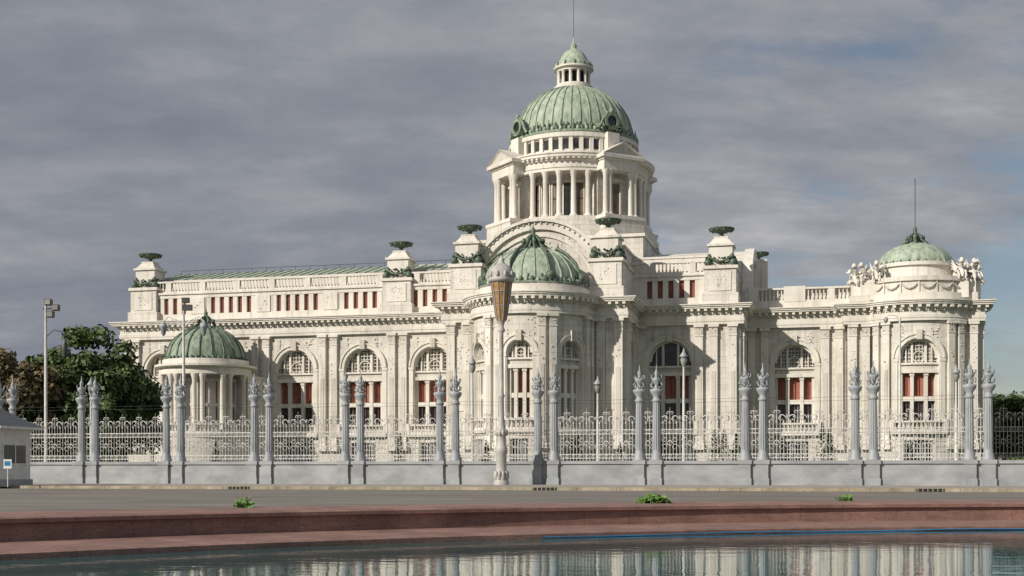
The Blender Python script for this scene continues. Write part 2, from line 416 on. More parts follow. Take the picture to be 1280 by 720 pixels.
a.face([(9,-11.2,25.37),(20.2,-11.2,25.37),(20.2,-6,26.3),(9,-6,26.3)],COPPER)
def barrel(axis,l0,l1,R,zc,mat=TRIM,K=24):
    for i in range(K):
        t=PI*i/K; u=PI*(i+1)/K
        def P(t,l):
            return ((R*math.cos(t),-l,zc+R*math.sin(t)) if axis=='v' else (l,R*math.cos(t),zc+R*math.sin(t)))
        a.face([P(t,l0),P(u,l0),P(u,l1),P(t,l1)],mat)
        c0=(0,-l1,zc) if axis=='v' else (l1,0,zc)
        a.face([c0,P(t,l1),P(u,l1)],STONE)
barrel('v',-21,19.6,7.7,20.6); barrel('u',-20.5,21.9,7.7,19.7)
G=Flat(0,-19.6,0)
ringarc(a,G,0,20.6,6.9,7.75,-.3,.35,TRIM,K=28); ringarc(a,G,0,20.6,7.75,8.05,-.4,.65,TRIM,K=28); ringarc(a,G,0,20.6,6.1,6.35,-.05,.18,TRIM,K=28)
relief(a,G,-4,4,25,26.6,.12,30,size=.14)
for i in range(36):
    t=PI*(i+.5)/36; c_,s_=math.cos(t),math.sin(t)
    p=G(7.55*c_,.42,20.6+7.55*s_); ell(a,p,(.13,.12,.13),TRIM,6,4)
G2=Flat(21.9,0,90)
ringarc(a,G2,0,19.7,6.6,8.0,-.6,.5,TRIM,K=24)
def bowl(mb,x,y,z,s=1):
    lathe(mb,x,y,[(.12*s,z),(.55*s,z+.02),(.5*s,z+.12),(.22*s,z+.25),(.25*s,z+.4),(.9*s,z+.62),(1.35*s,z+.85),(1.5*s,z+.95),(1.42*s,z+1.02),(1.2*s,z+1.0),(.3*s,z+1.15),(.05,z+1.22)],20,BRONZE)
    for i in range(10):
        t=2*PI*i/10; ell(mb,(x+1.2*s*math.cos(t),y+1.2*s*math.sin(t),z+.78),(.22*s,.22*s,.16*s),BRONZE,6,4)
def urn_pier(x,v):
    y=-v
    bx(a,x-2.0,x+2.0,y-2.0,y+2.0,19.37,20.7,STONE); bx(a,x-1.75,x+1.75,y-1.75,y+1.75,20.7,23.4,STONE)
    bx(a,x-1.95,x+1.95,y-1.95,y+1.95,23.4,23.75,TRIM); bx(a,x-1.3,x+1.3,y-1.3,y+1.3,23.75,26.0,TRIM)
    for dx in (-1,1):
        for dy in (-1,1):
            ell(a,(x+dx*1.4,y+dy*1.4,24.15),(.42,.42,.42),BRONZE); ell(a,(x+dx*1.25,y+dy*1.25,24.8),(.28,.28,.4),BRONZE)
    for k in range(4):
        M=Flat(x+1.3*math.sin(k*PI/2),y-1.3*math.cos(k*PI/2),k*90)
        relief(a,M,-1.1,1.1,23.85,24.9,.35,26,BRONZE,.17)
        tube(a,[M(-1.2,.25,24.75),M(-.6,.35,24.35),M(0,.4,24.2),M(.6,.35,24.35),M(1.2,.25,24.75)],.14,BRONZE)
        M2=Flat(x+1.75*math.sin(k*PI/2),y-1.75*math.cos(k*PI/2),k*90)
        box(a,M2,-1.2,1.2,0,.08,20.95,23.1,TRIM); relief(a,M2,-.7,.7,21.4,22.7,.18,12,size=.12)
    bx(a,x-1.5,x+1.5,y-1.5,y+1.5,26.0,26.25,TRIM); taper(a,x,y,1.3,.75,26.25,27.0,TRIM); bx(a,x-.8,x+.8,y-.8,y+.8,27.0,27.15,TRIM)
    bowl(a,x,y,27.15)
for x,v in ((-7.8,19.9),(7.8,19.9),(-18.6,11.9),(19.3,11.9),(-51.9,11.8),(19.3,-11.9),(-18.6,-11.9),(-51.9,-11.8)): urn_pier(x,v)
bx(a,21.2,23.6,2.6,5.4,19.5,26.9,TRIM); bowl(a,22.5,4,26.9,.9)
for k in (-1,1):
    x0,x1=(6.1,9.5) if k>0 else (-9.5,-6.1)
    bx(a,x0,x1,-18.1,-12.0,19.37,23.3,STONE); bx(a,x0-.15,x1+.15,-17.9,-11.9,23.3,23.6,TRIM)
    bx(a,x0+.4,x1-.4,-17.5,-9,23.6,25.6,STONE); bx(a,x0+.25,x1-.25,-17.3,-9,25.6,25.85,TRIM)
bx(a,-10.2,10.2,-10.2,10.2,23,28.0,STONE); bx(a,-10.45,10.45,-10.45,10.45,28.0,28.35,TRIM)
P2=Flat(0,-RW,0)
bx(a,21.7,33.4,-RW+.2,RW-.2,19.38,20.3,STONE); bx(a,21.7,33.4,-RW+.55,RW-.55,20.3,21.7,STONE)
box(a,P2,21.7,33.2,-.45,.1,19.42,20.2,TRIM); baluster_row(a,P2,21.7,33.2,20.2,1.6,-.15,.4); box(a,P2,26,28.4,-.4,.15,20.2,21.95,TRIM); box(a,P2,22,23.2,-.4,.15,20.2,21.95,TRIM)
bx(a,PX0+.2,PX1-.2,-PV+.4,PV-.4,19.4,20.5,STONE)
px,py=PC
stepl(a,px,py,[(6.7,19.4),(6.7,20.4),(6.4,20.4),(6.4,21.7),(6.65,21.7),(6.65,22.2),(6.2,22.2),(4.4,22.5),(4.4,23.7),(4.7,23.7),(4.7,24.1),(4.1,24.1)],64,TRIM)
C4=Cyl(px,py,6.4)
for i in range(-4,5):
    s=i*1.9
    box(a,C4,s-.08,s+.08,0,.12,20.45,21.7,TRIM)
    tube(a,[C4(s+.15,.1,21.4),C4(s+.55,.14,21.0),C4(s+.95,.16,20.85),C4(s+1.35,.14,21.0),C4(s+1.75,.1,21.4)],.12,RELIEF)
lathe(a,px,py,[(4.2,24.1),(4.15,24.5),(3.85,25.1),(3.3,25.7),(2.6,26.2),(1.8,26.5),(.9,26.75)],96,COPPER,ribs=(6,.025))
a.obj('attic_and_roofs',hall)

g=MB()
def scroll_figure(x,y,z,face,k=1.2):
    R=Matrix.Rotation(face,3,'Z')
    def L(p): v=R@(Vector(p)*k); return (x+v.x,y+v.y,z+v.z)
    bx(g,x-.8,x+.8,y-.8,y+.8,z-2,z+.05,TRIM)
    tube(g,[L((-.9+.55*(1-j/12)*math.cos(j*.6+2.6),0,.75+.6*(1-j/12)*math.sin(j*.6+2.6))) for j in range(11)],.2*k,TRIM,6,.08*k)
    tube(g,[L((-1.35,0,.2)),L((-.8,0,.3)),L((-.2,0,.9)),L((.35,0,1.05)),L((.6,0,1.5))],.2*k,TRIM,8,.2*k)
    tube(g,[L((.35,0,1.0)),L((.75,0,.7)),L((.7,0,.2)),L((.95,0,.05))],.24*k,TRIM,8,.15*k)
    ell(g,L((.72,0,1.72)),(.22*k,.2*k,.27*k),TRIM); ell(g,L((.93,0,1.64)),(.16*k,.11*k,.11*k),TRIM)
    for q in (-1,1):
        for j in range(4):
            tube(g,[L((.2-.1*j,q*.25,1.0-.08*j)),L((-.2-.15*j,q*.5,1.45-.1*j)),L((-.55-.22*j,q*.65,1.95-.25*j))],.12*k,TRIM,5,.04*k)
        tube(g,[L((.4,q*.25,.8)),L((.8,q*.35,.7)),L((1.05,q*.3,.35)),L((1.0,q*.3,.02))],.12*k,TRIM,6,.09*k)
for (u,v,f) in ((34.2,7.4,-120),(36.2,8.9,-95),(45.0,8.9,-85),(46.4,7.4,-60),(34.2,4.0,170),(46.6,4.0,10),(34.5,-7,160),(46.5,-7,20),(35.2,8.2,-140),(45.8,8.2,-40)):
    scroll_figure(u,-v,21.9,math.radians(f))
g.obj('roof_sculptures',hall)

d=MB()
def crown(x,y,z,s=1,n=8,h=2.4):
    lathe(d,x,y,[(1.1*s,z),(1.15*s,z+.15*s),(.6*s,z+.3*s),(.42*s,z+.8*s),(.55*s,z+1.1*s),(.3*s,z+1.35*s),(.2*s,z+1.8*s),(.28*s,z+1.95*s),(.08*s,z+h*s),(.02,z+h*s+.4)],14,BRONZE)
    for i in range(n):
        t=2*PI*i/n; c,q=math.cos(t),math.sin(t)
        tube(d,[(x+r*s*c,y+r*s*q,z+k*s) for r,k in ((2.0,-.75),(1.85,-.15),(1.35,.25),(1.0,.5),(.85,.9),(.55,1.25),(.3,1.5))],.17*s,BRONZE,6,.09*s)
        ell(d,(x+1.95*s*c,y+1.95*s*q,z-.5*s),(.3*s,)*3,BRONZE,6,4)
        ell(d,(x+1.0*s*c,y+1.0*s*q,z+.8*s),(.22*s,.22*s,.35*s),BRONZE,6,4)
def crest(x,y,R,z,n,s=.3,a0=0,a1=2*PI):
    for i in range(n):
        t=a0+(a1-a0)*i/n; p=(x+R*math.cos(t),y+R*math.sin(t))
        ell(d,(p[0],p[1],z+s*.7),(s*.55,s*.55,s*(1.1 if i%2 else .75)),BRONZE if i%2 else COPPER,6,4)
def domeprof(R,z,h,rtop,K=14,p=1.0):
    out=[]
    t1=math.acos(rtop/R)
    for i in range(K+1):
        t=t1*i/K; out.append((R*math.cos(t),z+h*math.sin(t)**p/math.sin(t1)**p))
    return out
def ribtubes(mb,x,y,prof,n,r,mat):
    for i in range(n):
        t=2*PI*i/n; tube(mb,[(x+(q+.04)*math.cos(t),y+(q+.04)*math.sin(t),z) for q,z in prof],r,mat,5)
stepl(d,0,-22.3,[(6.2,19.42),(6.2,20.2),(5.95,20.2),(5.95,20.6)],64,TRIM)
pr=domeprof(5.6,20.6,4.3,.9)
lathe(d,0,-22.3,pr,96,COPPER); ribtubes(d,0,-22.3,pr,24,.08,COPPER)
crest(0,-22.3,5.75,20.5,60,.42); crest(0,-22.3,5.5,21.1,48,.26); lathe(d,0,-22.3,[(5.7,20.3),(5.95,20.4),(5.95,20.65),(5.6,20.85)],64,COPPERD)
crown(0,-22.3,24.8,1.1,10,2.2)
for i in range(8):
    t=math.radians(-104+45*i)
    c_,s_=math.cos(t),math.sin(t)
    tube(d,[(q*c_,-22.3+q*s_,z) for q,z in ((5.7,21.2),(5.5,22.0),(5.0,23.1),(4.1,24.0),(2.8,24.8))],.17,BRONZE,6)
    ell(d,(5.75*c_,-22.3+5.75*s_,21.3),(.5,.5,.55),BRONZE)
    for e_ in (-.09,.09): ell(d,(5.8*math.cos(t+e_),-22.3+5.8*math.sin(t+e_),20.9),(.3,.3,.35),BRONZE)
crown(px,py,26.65,.9,8,2.3); crest(px,py,4.35,24.05,60,.22)
tube(d,[(px,py,28.6),(px,py,34.2)],.045,DIRON,5)
pr=domeprof(7.4,41.9,6.6,1.9,18,.97)
lathe(d,0,0,pr,128,COPPER); ribtubes(d,0,0,pr,40,.08,COPPERD)
lathe(d,0,0,[(7.9,41.2),(8.1,41.35),(8.05,41.6),(7.6,41.75),(7.55,42.1),(7.2,42.3)],96,COPPERD)
crest(0,0,7.85,41.45,96,.46); crest(0,0,7.5,42.1,64,.3)
for i in range(32):
    t=2*PI*i/32; tube(d,[(7.95*math.cos(t),7.95*math.sin(t),41.5),(7.7*math.cos(t),7.7*math.sin(t),42.9)],.16,BRONZE,5,.05)
for i in range(4):
    t=math.radians(45+90*i); x,y=8.05*math.cos(t),8.05*math.sin(t)
    M=Flat(x,y,math.degrees(t)+90)
    ringarc(d,M,0,42.7,.7,1.05,-.5,.35,COPPERD,0,2*PI,K=18); ringarc(d,M,0,42.7,.0,.7,-.3,.05,GLASS,0,2*PI,K=18)
    relief(d,M,-1.3,1.3,41.6,42.2,.5,24,BRONZE,.2); ell(d,M(0,.1,43.95),(.3,.3,.4),COPPERD)
    for k in (-1,1): tube(d,[M(k*1.9,.0,41.7),M(k*1.5,.1,42.3),M(k*1.15,.1,43.0),M(k*.5,.1,43.8)],.17,COPPERD)
stepl(d,0,0,[(2.0,48.2),(2.5,48.35),(2.5,48.7),(2.2,48.7),(2.2,49.0)],40,TRIM)
stepl(d,0,0,[(1.55,48.9),(1.55,50.7)],32,DARK)
for i in range(12):
    t=2*PI*i/12; lathe(d,1.9*math.cos(t),1.9*math.sin(t),[(.3,48.95),(.22,49.1),(.2,50.4),(.3,50.6)],8,TRIM)
stepl(d,0,0,[(1.5,50.55),(2.15,50.6),(2.15,50.85),(2.5,50.95),(2.5,51.15),(2.2,51.2)],40,TRIM)
lathe(d,0,0,[(2.35,51.15),(2.3,51.5),(1.75,52.1),(1.45,52.7),(1.1,53.2),(.55,53.5),(.3,53.8),(.42,54.0),(.3,54.2),(.1,54.5),(.05,55.2)],48,COPPER,ribs=(4,.05))
crest(0,0,2.3,51.2,24,.3)
tube(d,[(0,0,54.6),(0,0,60.5)],.045,DIRON,5,.03)
d.obj('copper_domes',hall)

r=MB()
stepl(r,0,0,[(10.6,28.2),(10.6,29.0),(10.3,29.0),(10.3,29.9),(9.8,29.9),(9.8,30.7),(9.6,30.7),(9.6,31.0),(7.0,31.0)],72,STONE)
stepl(r,0,0,[(7.0,31.0),(7.0,36.4)],72,STONE)
CD=Cyl(0,0,7.0)
for i in range(32):
    t=2*PI*(i+.5)/32; s=t*7.0
    deg=math.degrees(t)%90
    if abs(deg-45)<13: continue
    rect(r,CD,s-.5,s+.5,31.5,35.4,.02,TAN if i%3 else GLASS)
    for k in (-1,1): box(r,CD,s+k*.54-.06,s+k*.54+.06,-.02,.14,31.4,35.5,TRIM)
    box(r,CD,s-.6,s+.6,-.02,.2,35.5,35.75,TRIM); box(r,CD,s-.04,s+.04,0,.06,31.6,35.4,DARK)
    box(r,CD,s-.5,s+.5,0,.06,33.5,33.6,DARK)
def column(mb,x,y,z0,z1,rad,mat=TRIM,sg=12):
    lathe(mb,x,y,[(rad*1.5,z0),(rad*1.5,z0+.18),(rad*1.25,z0+.3),(rad*1.05,z0+.38),(rad,z0+.5),(rad*.86,z1-.75),(rad*.95,z1-.7),(rad*1.15,z1-.35),(rad*1.45,z1-.14),(rad*1.45,z1)],sg,mat)
for i in range(32):
    t=2*PI*i/32
    deg=math.degrees(t)%90
    if abs(deg-45)<12: continue
    column(r,8.75*math.cos(t),8.75*math.sin(t),31.0,36.5,.34)
stepl(r,0,0,[(7.0,36.4),(9.15,36.42),(9.15,36.8),(9.25,36.8),(9.25,37.5),(9.5,37.6),(9.5,37.75),(9.95,37.95),(9.95,38.2),(10.1,38.3),(10.1,38.45),(8.2,38.6),(8.2,39.0),(7.75,39.05),(7.75,40.7),(8.1,40.75),(8.1,41.25),(7.2,41.3)],72,TRIM)
CE=Cyl(0,0,9.5)
for i in range(96):
    s=2*PI*9.5*i/96; box(r,CE,s-.12,s+.12,-.1,.36,37.7,37.96,TRIM)
CA=Cyl(0,0,7.75)
for i in range(40):
    s=2*PI*7.75*(i+.5)/40; rect(r,CA,s-.32,s+.32,39.3,40.5,.02,GLASS)
    s=2*PI*7.75*i/40; box(r,CA,s-.22,s+.22,-.02,.22,39.05,40.72,TRIM)
for i in range(4):
    t=math.radians(45+90*i); M=Flat(0,0,math.degrees(t)+90)
    box(r,M,-2.8,2.8,7,10.9,28.2,30.98,STONE); box(r,M,-2.9,2.9,7,11.0,30.6,31.01,TRIM)
    box(r,M,-2.2,2.2,7.0,8.4,31.0,36.45,STONE); rect(r,M,-.95,.95,31.3,35.2,8.45,TAN)
    for k in (-1,1): box(r,M,k*1.05-.1,k*1.05+.1,8.35,8.6,31,35.5,TRIM)
    box(r,M,-1.3,1.3,8.35,8.8,35.4,35.8,TRIM)
    for s in (-2.1,-1.5,1.5,2.1):
        p=M(s,9.9,0); column(r,p[0],p[1],31.0,36.45,.33)
    box(r,M,-2.55,2.55,8,10.3,36.44,37.52,TRIM); box(r,M,-2.7,2.7,8,10.45,37.52,37.75,TRIM); box(r,M,-3.0,3.0,8,10.8,37.75,38.12,TRIM)
    A=[M(-3.0,10.8,38.12),M(3.0,10.8,38.12),M(0,10.8,39.75)]; B=[M(-3.0,7.8,38.12),M(3.0,7.8,38.12),M(0,7.8,39.75)]
    A2=[M(-2.3,10.5,38.32),M(2.3,10.5,38.32),M(0,10.5,39.45)]
    r.face([A[0],A[1],A2[1],A2[0]],TRIM); r.face([A[1],A[2],A2[2],A2[1]],TRIM); r.face([A[2],A[0],A2[0],A2[2]],TRIM); r.face(A2,RELIEF)
    r.face([A[1],B[1],B[2],A[2]],TRIM); r.face([A[2],B[2],B[0],A[0]],TRIM)
    box(r,M,-.85,.85,7.6,8.6,38.6,41.3,TRIM)
r.obj('dome_drum',hall)

p=MB(); qx,qy=-40.5,-19.0
stepl(p,qx,qy,[(5.9,0),(5.9,4.9),(6.1,4.9),(6.1,5.25),(1,5.3)],48,STONE)
CP=Cyl(qx,qy,5.7)
baluster_row(p,CP,-13,13,5.3,1.1,0,.3,24,True)
bx(p,qx-5.4,qx+5.4,qy,-13.4,0,12.2,STONE)
stepl(p,qx,qy,[(3.9,5.2),(3.9,12.3)],40,STONE)
CQ=Cyl(qx,qy,3.9)
for k in range(-3,4):
    s=k*2*PI*3.9/10
    rect(p,CQ,s-.75,s+.75,6.0,8.6,.03,GLASS); rect(p,CQ,s-.75,s+.75,8.6,11.3,.03,RED)
    for q in (-1,1): box(p,CQ,s+q*.85-.12,s+q*.85+.12,-.02,.16,5.6,11.6,TRIM)
    box(p,CQ,s-.95,s+.95,-.02,.22,11.3,11.65,TRIM); box(p,CQ,s-.75,s+.75,.02,.12,8.4,8.75,TRIM)
for k in range(-3,3):
    for q in (-.09,.09):
        t=(k+.5)*2*PI/10+q-PI/2
        column(p,qx+5.05*math.cos(t),qy+5.05*math.sin(t),5.3,12.1,.3)
stepl(p,qx,qy,[(3.9,12.05),(5.4,12.1),(5.4,12.45),(5.3,12.45),(5.3,12.85),(5.9,13.0),(5.9,13.25),(5.0,13.35),(5.0,13.9),(4.4,13.95)],56,TRIM)
pr=domeprof(4.6,13.9,4.0,.7,10)
lathe(p,qx,qy,pr,96,COPPERD); ribtubes(p,qx,qy,pr,20,.12,BRONZE)
for i in range(48):
    t=2*PI*i/48; ell(p,(qx+4.75*math.cos(t),qy+4.75*math.sin(t),13.98),(.18,.18,.34),BRONZE,6,4)
d=p; crown(qx,qy,17.8,.95,8,2.1)
p.obj('round_porch',hall)
s_=MB()
for i in range(8):
    stepl(s_,0,-22.3,[(12-i*.5,0 if i==0 else i*.17-.02),(12-i*.5,.17*(i+1)),(11.4-i*.5,.17*(i+1))],48,TRIM)
s_.obj('entrance_steps',hall)

# ---------------------------------------------------------------- fence
FX,FY,FA=-27.8,84.0,math.atan2(-1.444,5.967); SP=6.139
fence=empty('iron_palisade_fence',(FX,FY,0),FA)
wb=MB()
x0,x1=-3*SP,13*SP
bx(wb,x0,x1,-.35,.35,.1,.45,WALLP); bx(wb,x0,x1,-.28,.28,.45,1.38,WALLP); bx(wb,x0,x1,-.38,.38,1.38,1.56,WALLP)
for i in range(-3,13):
    for k in (-.5,.5):
        c=i*SP+k
        bx(wb,c-.38,c+.38,-.5,.5,.12,.55,POST); bx(wb,c-.33,c+.33,-.45,.45,.55,1.36,WALLP); bx(wb,c-.4,c+.4,-.5,.5,1.36,1.6,WALLP)
wb.obj('plinth_wall',fence)
pm=MB()
lathe(pm,0,0,[(.36,1.6),(.36,1.72),(.3,1.78),(.33,1.88),(.27,1.95),(.26,2.2)],20,POST)
lathe(pm,0,0,[(.25,2.2),(.25,2.7),(.21,5.05)],24,POST,ribs=(2,-.12),sm=False)
lathe(pm,0,0,[(.21,5.0),(.27,5.05),(.27,5.15),(.2,5.2),(.2,5.35),(.34,5.55),(.38,5.65),(.38,5.75),(.2,5.8),(.13,5.95),(.15,6.1),(.26,6.25),(.28,6.35),(.18,6.45),(.08,6.55),(.13,6.68),(.11,6.78),(.04,6.9),(.02,7.2)],16,POST)
for i in range(6):
    t=2*PI*i/6; c,q=math.cos(t),math.sin(t)
    tube(pm,[(.12*c,.12*q,5.85),(.3*c,.3*q,5.9),(.36*c,.36*q,6.05),(.26*c,.26*q,6.15)],.04,POST,5)
    tube(pm,[(.13*c,.13*q,6.3),(.33*c,.33*q,6.45),(.31*c,.31*q,6.6)],.038,POST,5)
po=pm.obj('post',fence); pmesh=po.data; bpy.data.objects.remove(po)
for i in range(-3,13):
    for k in (-.5,.5):
        o=bpy.data.objects.new('post',pmesh); S.collection.objects.link(o); o.parent=fence; o.location=(i*SP+k,0,0); o.rotation_euler=(0,0,random.uniform(0,6))
def iron_panel(L,mat,sd):
    m=MB(); rr=.02
    def hb(z,r=.028): tube(m,[(0,0,z),(L,0,z)],r,mat,4)
    for z in (1.72,1.95,3.15,3.4): hb(z)
    n=int(L/.19); st=L/n
    for i in range(1,n):
        x=i*st
        top=3.75 if i%2 else 4.05
        tube(m,[(x,0,1.57),(x,0,top)],rr,mat,4); tube(m,[(x,0,top),(x,0,top+.2)],.045,mat,4,.004)
        tube(m,[(x,0,top-.02),(x+.07,0,top+.06),(x+.05,0,top+.14)],.014,mat,3); tube(m,[(x,0,top-.02),(x-.07,0,top+.06),(x-.05,0,top+.14)],.014,mat,3)
    def circ(x,z,r,t=.02,k=10):
        tube(m,[(x+r*math.cos(2*PI*j/k),0,z+r*math.sin(2*PI*j/k)) for j in range(k+1)],t,mat,4)
    def spiral(x,z,r,sx,sz,t=.022):
        tube(m,[(x+sx*r*(1-j/14)*math.cos(j*.55),.03,z+sz*r*(1-j/14)*math.sin(j*.55)) for j in range(12)],t,mat,4)
    k=int(L/.38)
    for i in range(k):
        circ((i+.5)*L/k,3.275,.1); circ((i+.5)*L/k,1.835,.09)
    k=max(1,round(L/1.25))
    for i in range(k):
        c=(i+.5)*L/k
        for sx in (-1,1):
            spiral(c+sx*.3,2.35,.24,sx,1); spiral(c+sx*.3,2.85,.2,sx,-1); spiral(c+sx*.26,4.0,.25,sx,1,.028); spiral(c+sx*.12,4.35,.12,-sx,1,.024)
        circ(c,2.6,.14,.028)
        tube(m,[(c,0,3.9),(c,0,4.7)],.03,mat,4,.008)
    for z in (5.2,5.0): tube(m,[(0,0,z),(L/2,0,z-.05),(L,0,z)],.008,DIRON,3)
    return m
LP=SP-1.0-.4
pan=iron_panel(LP,IRON,1).obj('railing',fence); pme=pan.data; bpy.data.objects.remove(pan)
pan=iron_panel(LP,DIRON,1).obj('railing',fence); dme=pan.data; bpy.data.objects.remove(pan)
pan=iron_panel(.6,IRON,1).obj('railing',fence); sme=pan.data; bpy.data.objects.remove(pan)
for i in range(-3,13):
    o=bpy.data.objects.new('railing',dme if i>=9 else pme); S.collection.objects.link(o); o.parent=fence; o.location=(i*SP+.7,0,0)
    o=bpy.data.objects.new('railing',sme); S.collection.objects.link(o); o.parent=fence; o.location=(i*SP-.3,0,0)

# ---------------------------------------------------------------- street lamps
lm=MB()
lathe(lm,0,0,[(.46,.15),(.46,.35),(.38,.45),(.4,.6),(.32,.75),(.3,1.9),(.36,2.0),(.36,2.3),(.3,2.4),(.26,3.0),(.34,3.15),(.36,3.3),(.24,3.45),(.17,3.9),(.15,5.2),(.2,5.3),(.2,5.4),(.14,5.5),(.12,9.0),(.2,9.1),(.22,9.2),(.14,9.35),(.18,9.6),(.3,9.75)],20,LAMPP)
lathe(lm,0,0,[(.27,9.75),(.34,10.1),(.44,10.8),(.54,11.5),(.6,12.0)],20,AMBER)
lathe(lm,0,0,[(.6,11.95),(.74,12.0),(.78,12.15),(.7,12.25),(.74,12.4),(.66,12.7),(.42,12.95),(.24,13.05),(.16,13.2),(.2,13.3),(.12,13.4),(.03,13.55)],20,LAMPP)
for i in range(10):
    t=2*PI*i/10; c,q=math.cos(t),math.sin(t)
    tube(lm,[(.28*c,.28*q,9.75),(.36*c,.36*q,10.1),(.56*c,.56*q,11.5),(.63*c,.63*q,12.05)],.03,POST,5)
    ell(lm,(.74*c,.74*q,12.4),(.1,.1,.2),LAMPP,6,4)
    ell(lm,(.36*c,.36*q,.7),(.1,.1,.3),LAMPP,6,4); ell(lm,(.32*c,.32*q,3.2),(.08,.08,.2),LAMPP,6,4)
for z in (10.6,11.4):
    rr=.41 if z<11 else .55
    tube(lm,[(rr*math.cos(k*PI/8),rr*math.sin(k*PI/8),z) for k in range(17)],.025,POST,4)
lm.obj('ornate_street_lamp',None,(-.62,74.7,0))
def lamp(name,x,y,h,kind):
    m=MB()
    lathe(m,0,0,[(.3,0),(.3,.5),(.2,.65),(.18,1.6),(.12,1.8),(.11,h*.6),(.08,h-.3),(.12,h-.2),(.05,h)],12,WHITE)
    if kind=='flood':
        tube(m,[(-.2,0,h-.6),(.9,0,h-.6)],.05,DIRON)
        for q,z in ((.2,h-.1),(.75,h-.5),(.35,h-1.0)):
            box(m,Flat(q,0,0),-.25,.25,-.2,.2,z-.25,z+.2,DIRON); box(m,Flat(q,0,0),-.2,.2,.2,.24,z-.2,z+.15,LGLASS)
        tube(m,[(0,0,h*.8),(.6,0,h*.84),(1.2,0,h*.83),(1.4,0,h*.79)],.04,DIRON); lathe(m,1.4,0,[(.05,h*.79),(.25,h*.76),(.2,h*.70),(.05,h*.68)],10,DIRON)
    elif kind=='double':
        for q in (-1,1):
            tube(m,[(0,0,h-2.2),(q*.5,0,h-1.6),(q*1.1,0,h-1.35),(q*1.45,0,h-1.7)],.05,WHITE)
            tube(m,[(q*.9,0,h-1.4),(q*.7,0,h-1.9),(q*.3,0,h-1.9)],.035,WHITE)
            lathe(m,q*1.45,0,[(.04,h-1.65),(.12,h-1.75),(.3,h-2.0),(.3,h-2.1),(.22,h-2.2),(.16,h-2.6),(.03,h-2.75)],12,POST)
        box(m,Flat(.25,0,0),-.3,.35,-.2,.2,h-.9,h-.5,DIRON); box(m,Flat(.1,0,0),-.2,.3,-.2,.2,h-.35,h,DIRON)
    elif kind=='globe':
        lathe(m,0,0,[(.08,h-.3),(.2,h-.1),(.26,h+.2),(.2,h+.4),(.3,h+.45),(.1,h+.75),(.02,h+1.0)],12,LGLASS)
        lathe(m,0,0,[(.3,h+.42),(.32,h+.5),(.1,h+.8),(.02,h+1.1)],12,POST)
    else:
        tube(m,[(0,0,h-.3),(-.3,0,h+.1),(-.9,0,h+.15),(-1.1,0,h-.1)],.04,WHITE); lathe(m,-1.1,0,[(.05,h),(.2,h-.15),(.15,h-.4),(.03,h-.5)],10,POST)
    m.obj(name,None,(x,y,0))
lamp('floodlight_pole',-34.6,95,13.6,'flood'); lamp('double_arm_street_lamp',-23.6,92,13.4,'double')
lamp('garden_lamp',-3.1,100,8.9,'globe'); lamp('garden_lamp',6.7,100,7.3,'globe'); lamp('garden_lamp',12.75,95,9.0,'globe')
lamp('tall_garden_lamp',30.3,100,13,'plain'); lamp('garden_lamp',34.7,100,8.2,'globe'); lamp('garden_lamp',-34.2,104,7.5,'globe')

gb=empty('guard_booth',(-29.6,71.8,0),math.radians(-13))
m=MB()
bx(m,-1.9,1.9,-1.5,1.5,.1,3.3,WHITE); bx(m,-2.0,2.0,-1.6,1.6,.1,.5,WALLP); bx(m,-2.0,2.0,-1.6,1.6,3.2,3.4,WHITE)
for M,l in ((Flat(0,-1.5,0),1.9),(Flat(1.9,0,90),1.5)):
    box(m,M,-l+.4,l-.4,-.01,.04,1.3,2.5,WHITE); rect(m,M,-l+.5,l-.5,1.4,2.4,.05,GLASS); box(m,M,-.04,.04,.03,.08,1.4,2.4,WHITE)
m.obj('walls',gb)
m=MB(); p0=[(-2.4,-2,3.4),(2.4,-2,3.4),(2.4,2,3.4),(-2.4,2,3.4)]; q0=[(-.5,0,4.7),(.5,0,4.7)]
m.face([p0[0],p0[1],q0[1],q0[0]],ROOFG); m.face([p0[1],p0[2],q0[1]],ROOFG); m.face([p0[2],p0[3],q0[0],q0[1]],ROOFG); m.face([p0[3],p0[0],q0[0]],ROOFG); m.face(p0[::-1],WHITE)
bx(m,-2.45,2.45,-2.05,2.05,3.3,3.42,WHITE)
m.obj('roof',gb)
m=MB(); tube(m,[(0,0,.1),(0,0,1.6)],.03,WHITE); bx(m,-.22,.22,-.04,-.02,1.1,1.6,WHITE); bx(m,-.16,.16,-.046,-.042,1.25,1.5,BLUE); m.obj('small_sign',None,(-27.3,69.3,0))

# ---------------------------------------------------------------- ground, road, pond
PCX,PCY=17.07,-5.7
gr=MB(); seg=144
def circ_row(R,z): return [(PCX+R*math.cos(2*PI*i/seg),PCY+R*math.sin(2*PI*i/seg),z) for i in range(seg)]
gr.grid([circ_row(R,0) for R in (40.4,60,100,200,500,1500,4000)],ASPH,sm=False); gr.obj('ground')
KV=Flat(FX,FY,math.degrees(FA))
L0,L1=-70,130
m=MB(); rect(m,lambda s,d,z:KV(s,z,.004),L0,L1,13.5,26,0,ASPH,4); m.obj('road')
m=MB(); box(m,KV,L0,L1,-1.2,12.6,0,.15,PAVE,1); m.obj('pavement')
m=MB(); k=L0
while k<L1:
    box(m,KV,k,k+.985,12.6,12.85,0,.165+random.uniform(-.008,.008),KERB); k+=1.0
rect(m,lambda s,d,z:KV(s,z,.006),L0,L1,12.85,13.3,0,KERB,1)
m.obj('kerb')
m=MB()
def kerbpoint(pxx):
    t=(pxx-640)/1600
    best=None
    for j in range(-3000,9000):
        s=j*.01; P=KV(s,12.85,0)
        e=abs(P[0]/P[1]-t)
        if best is None or e<best[0]: best=(e,s)
    return best[1]
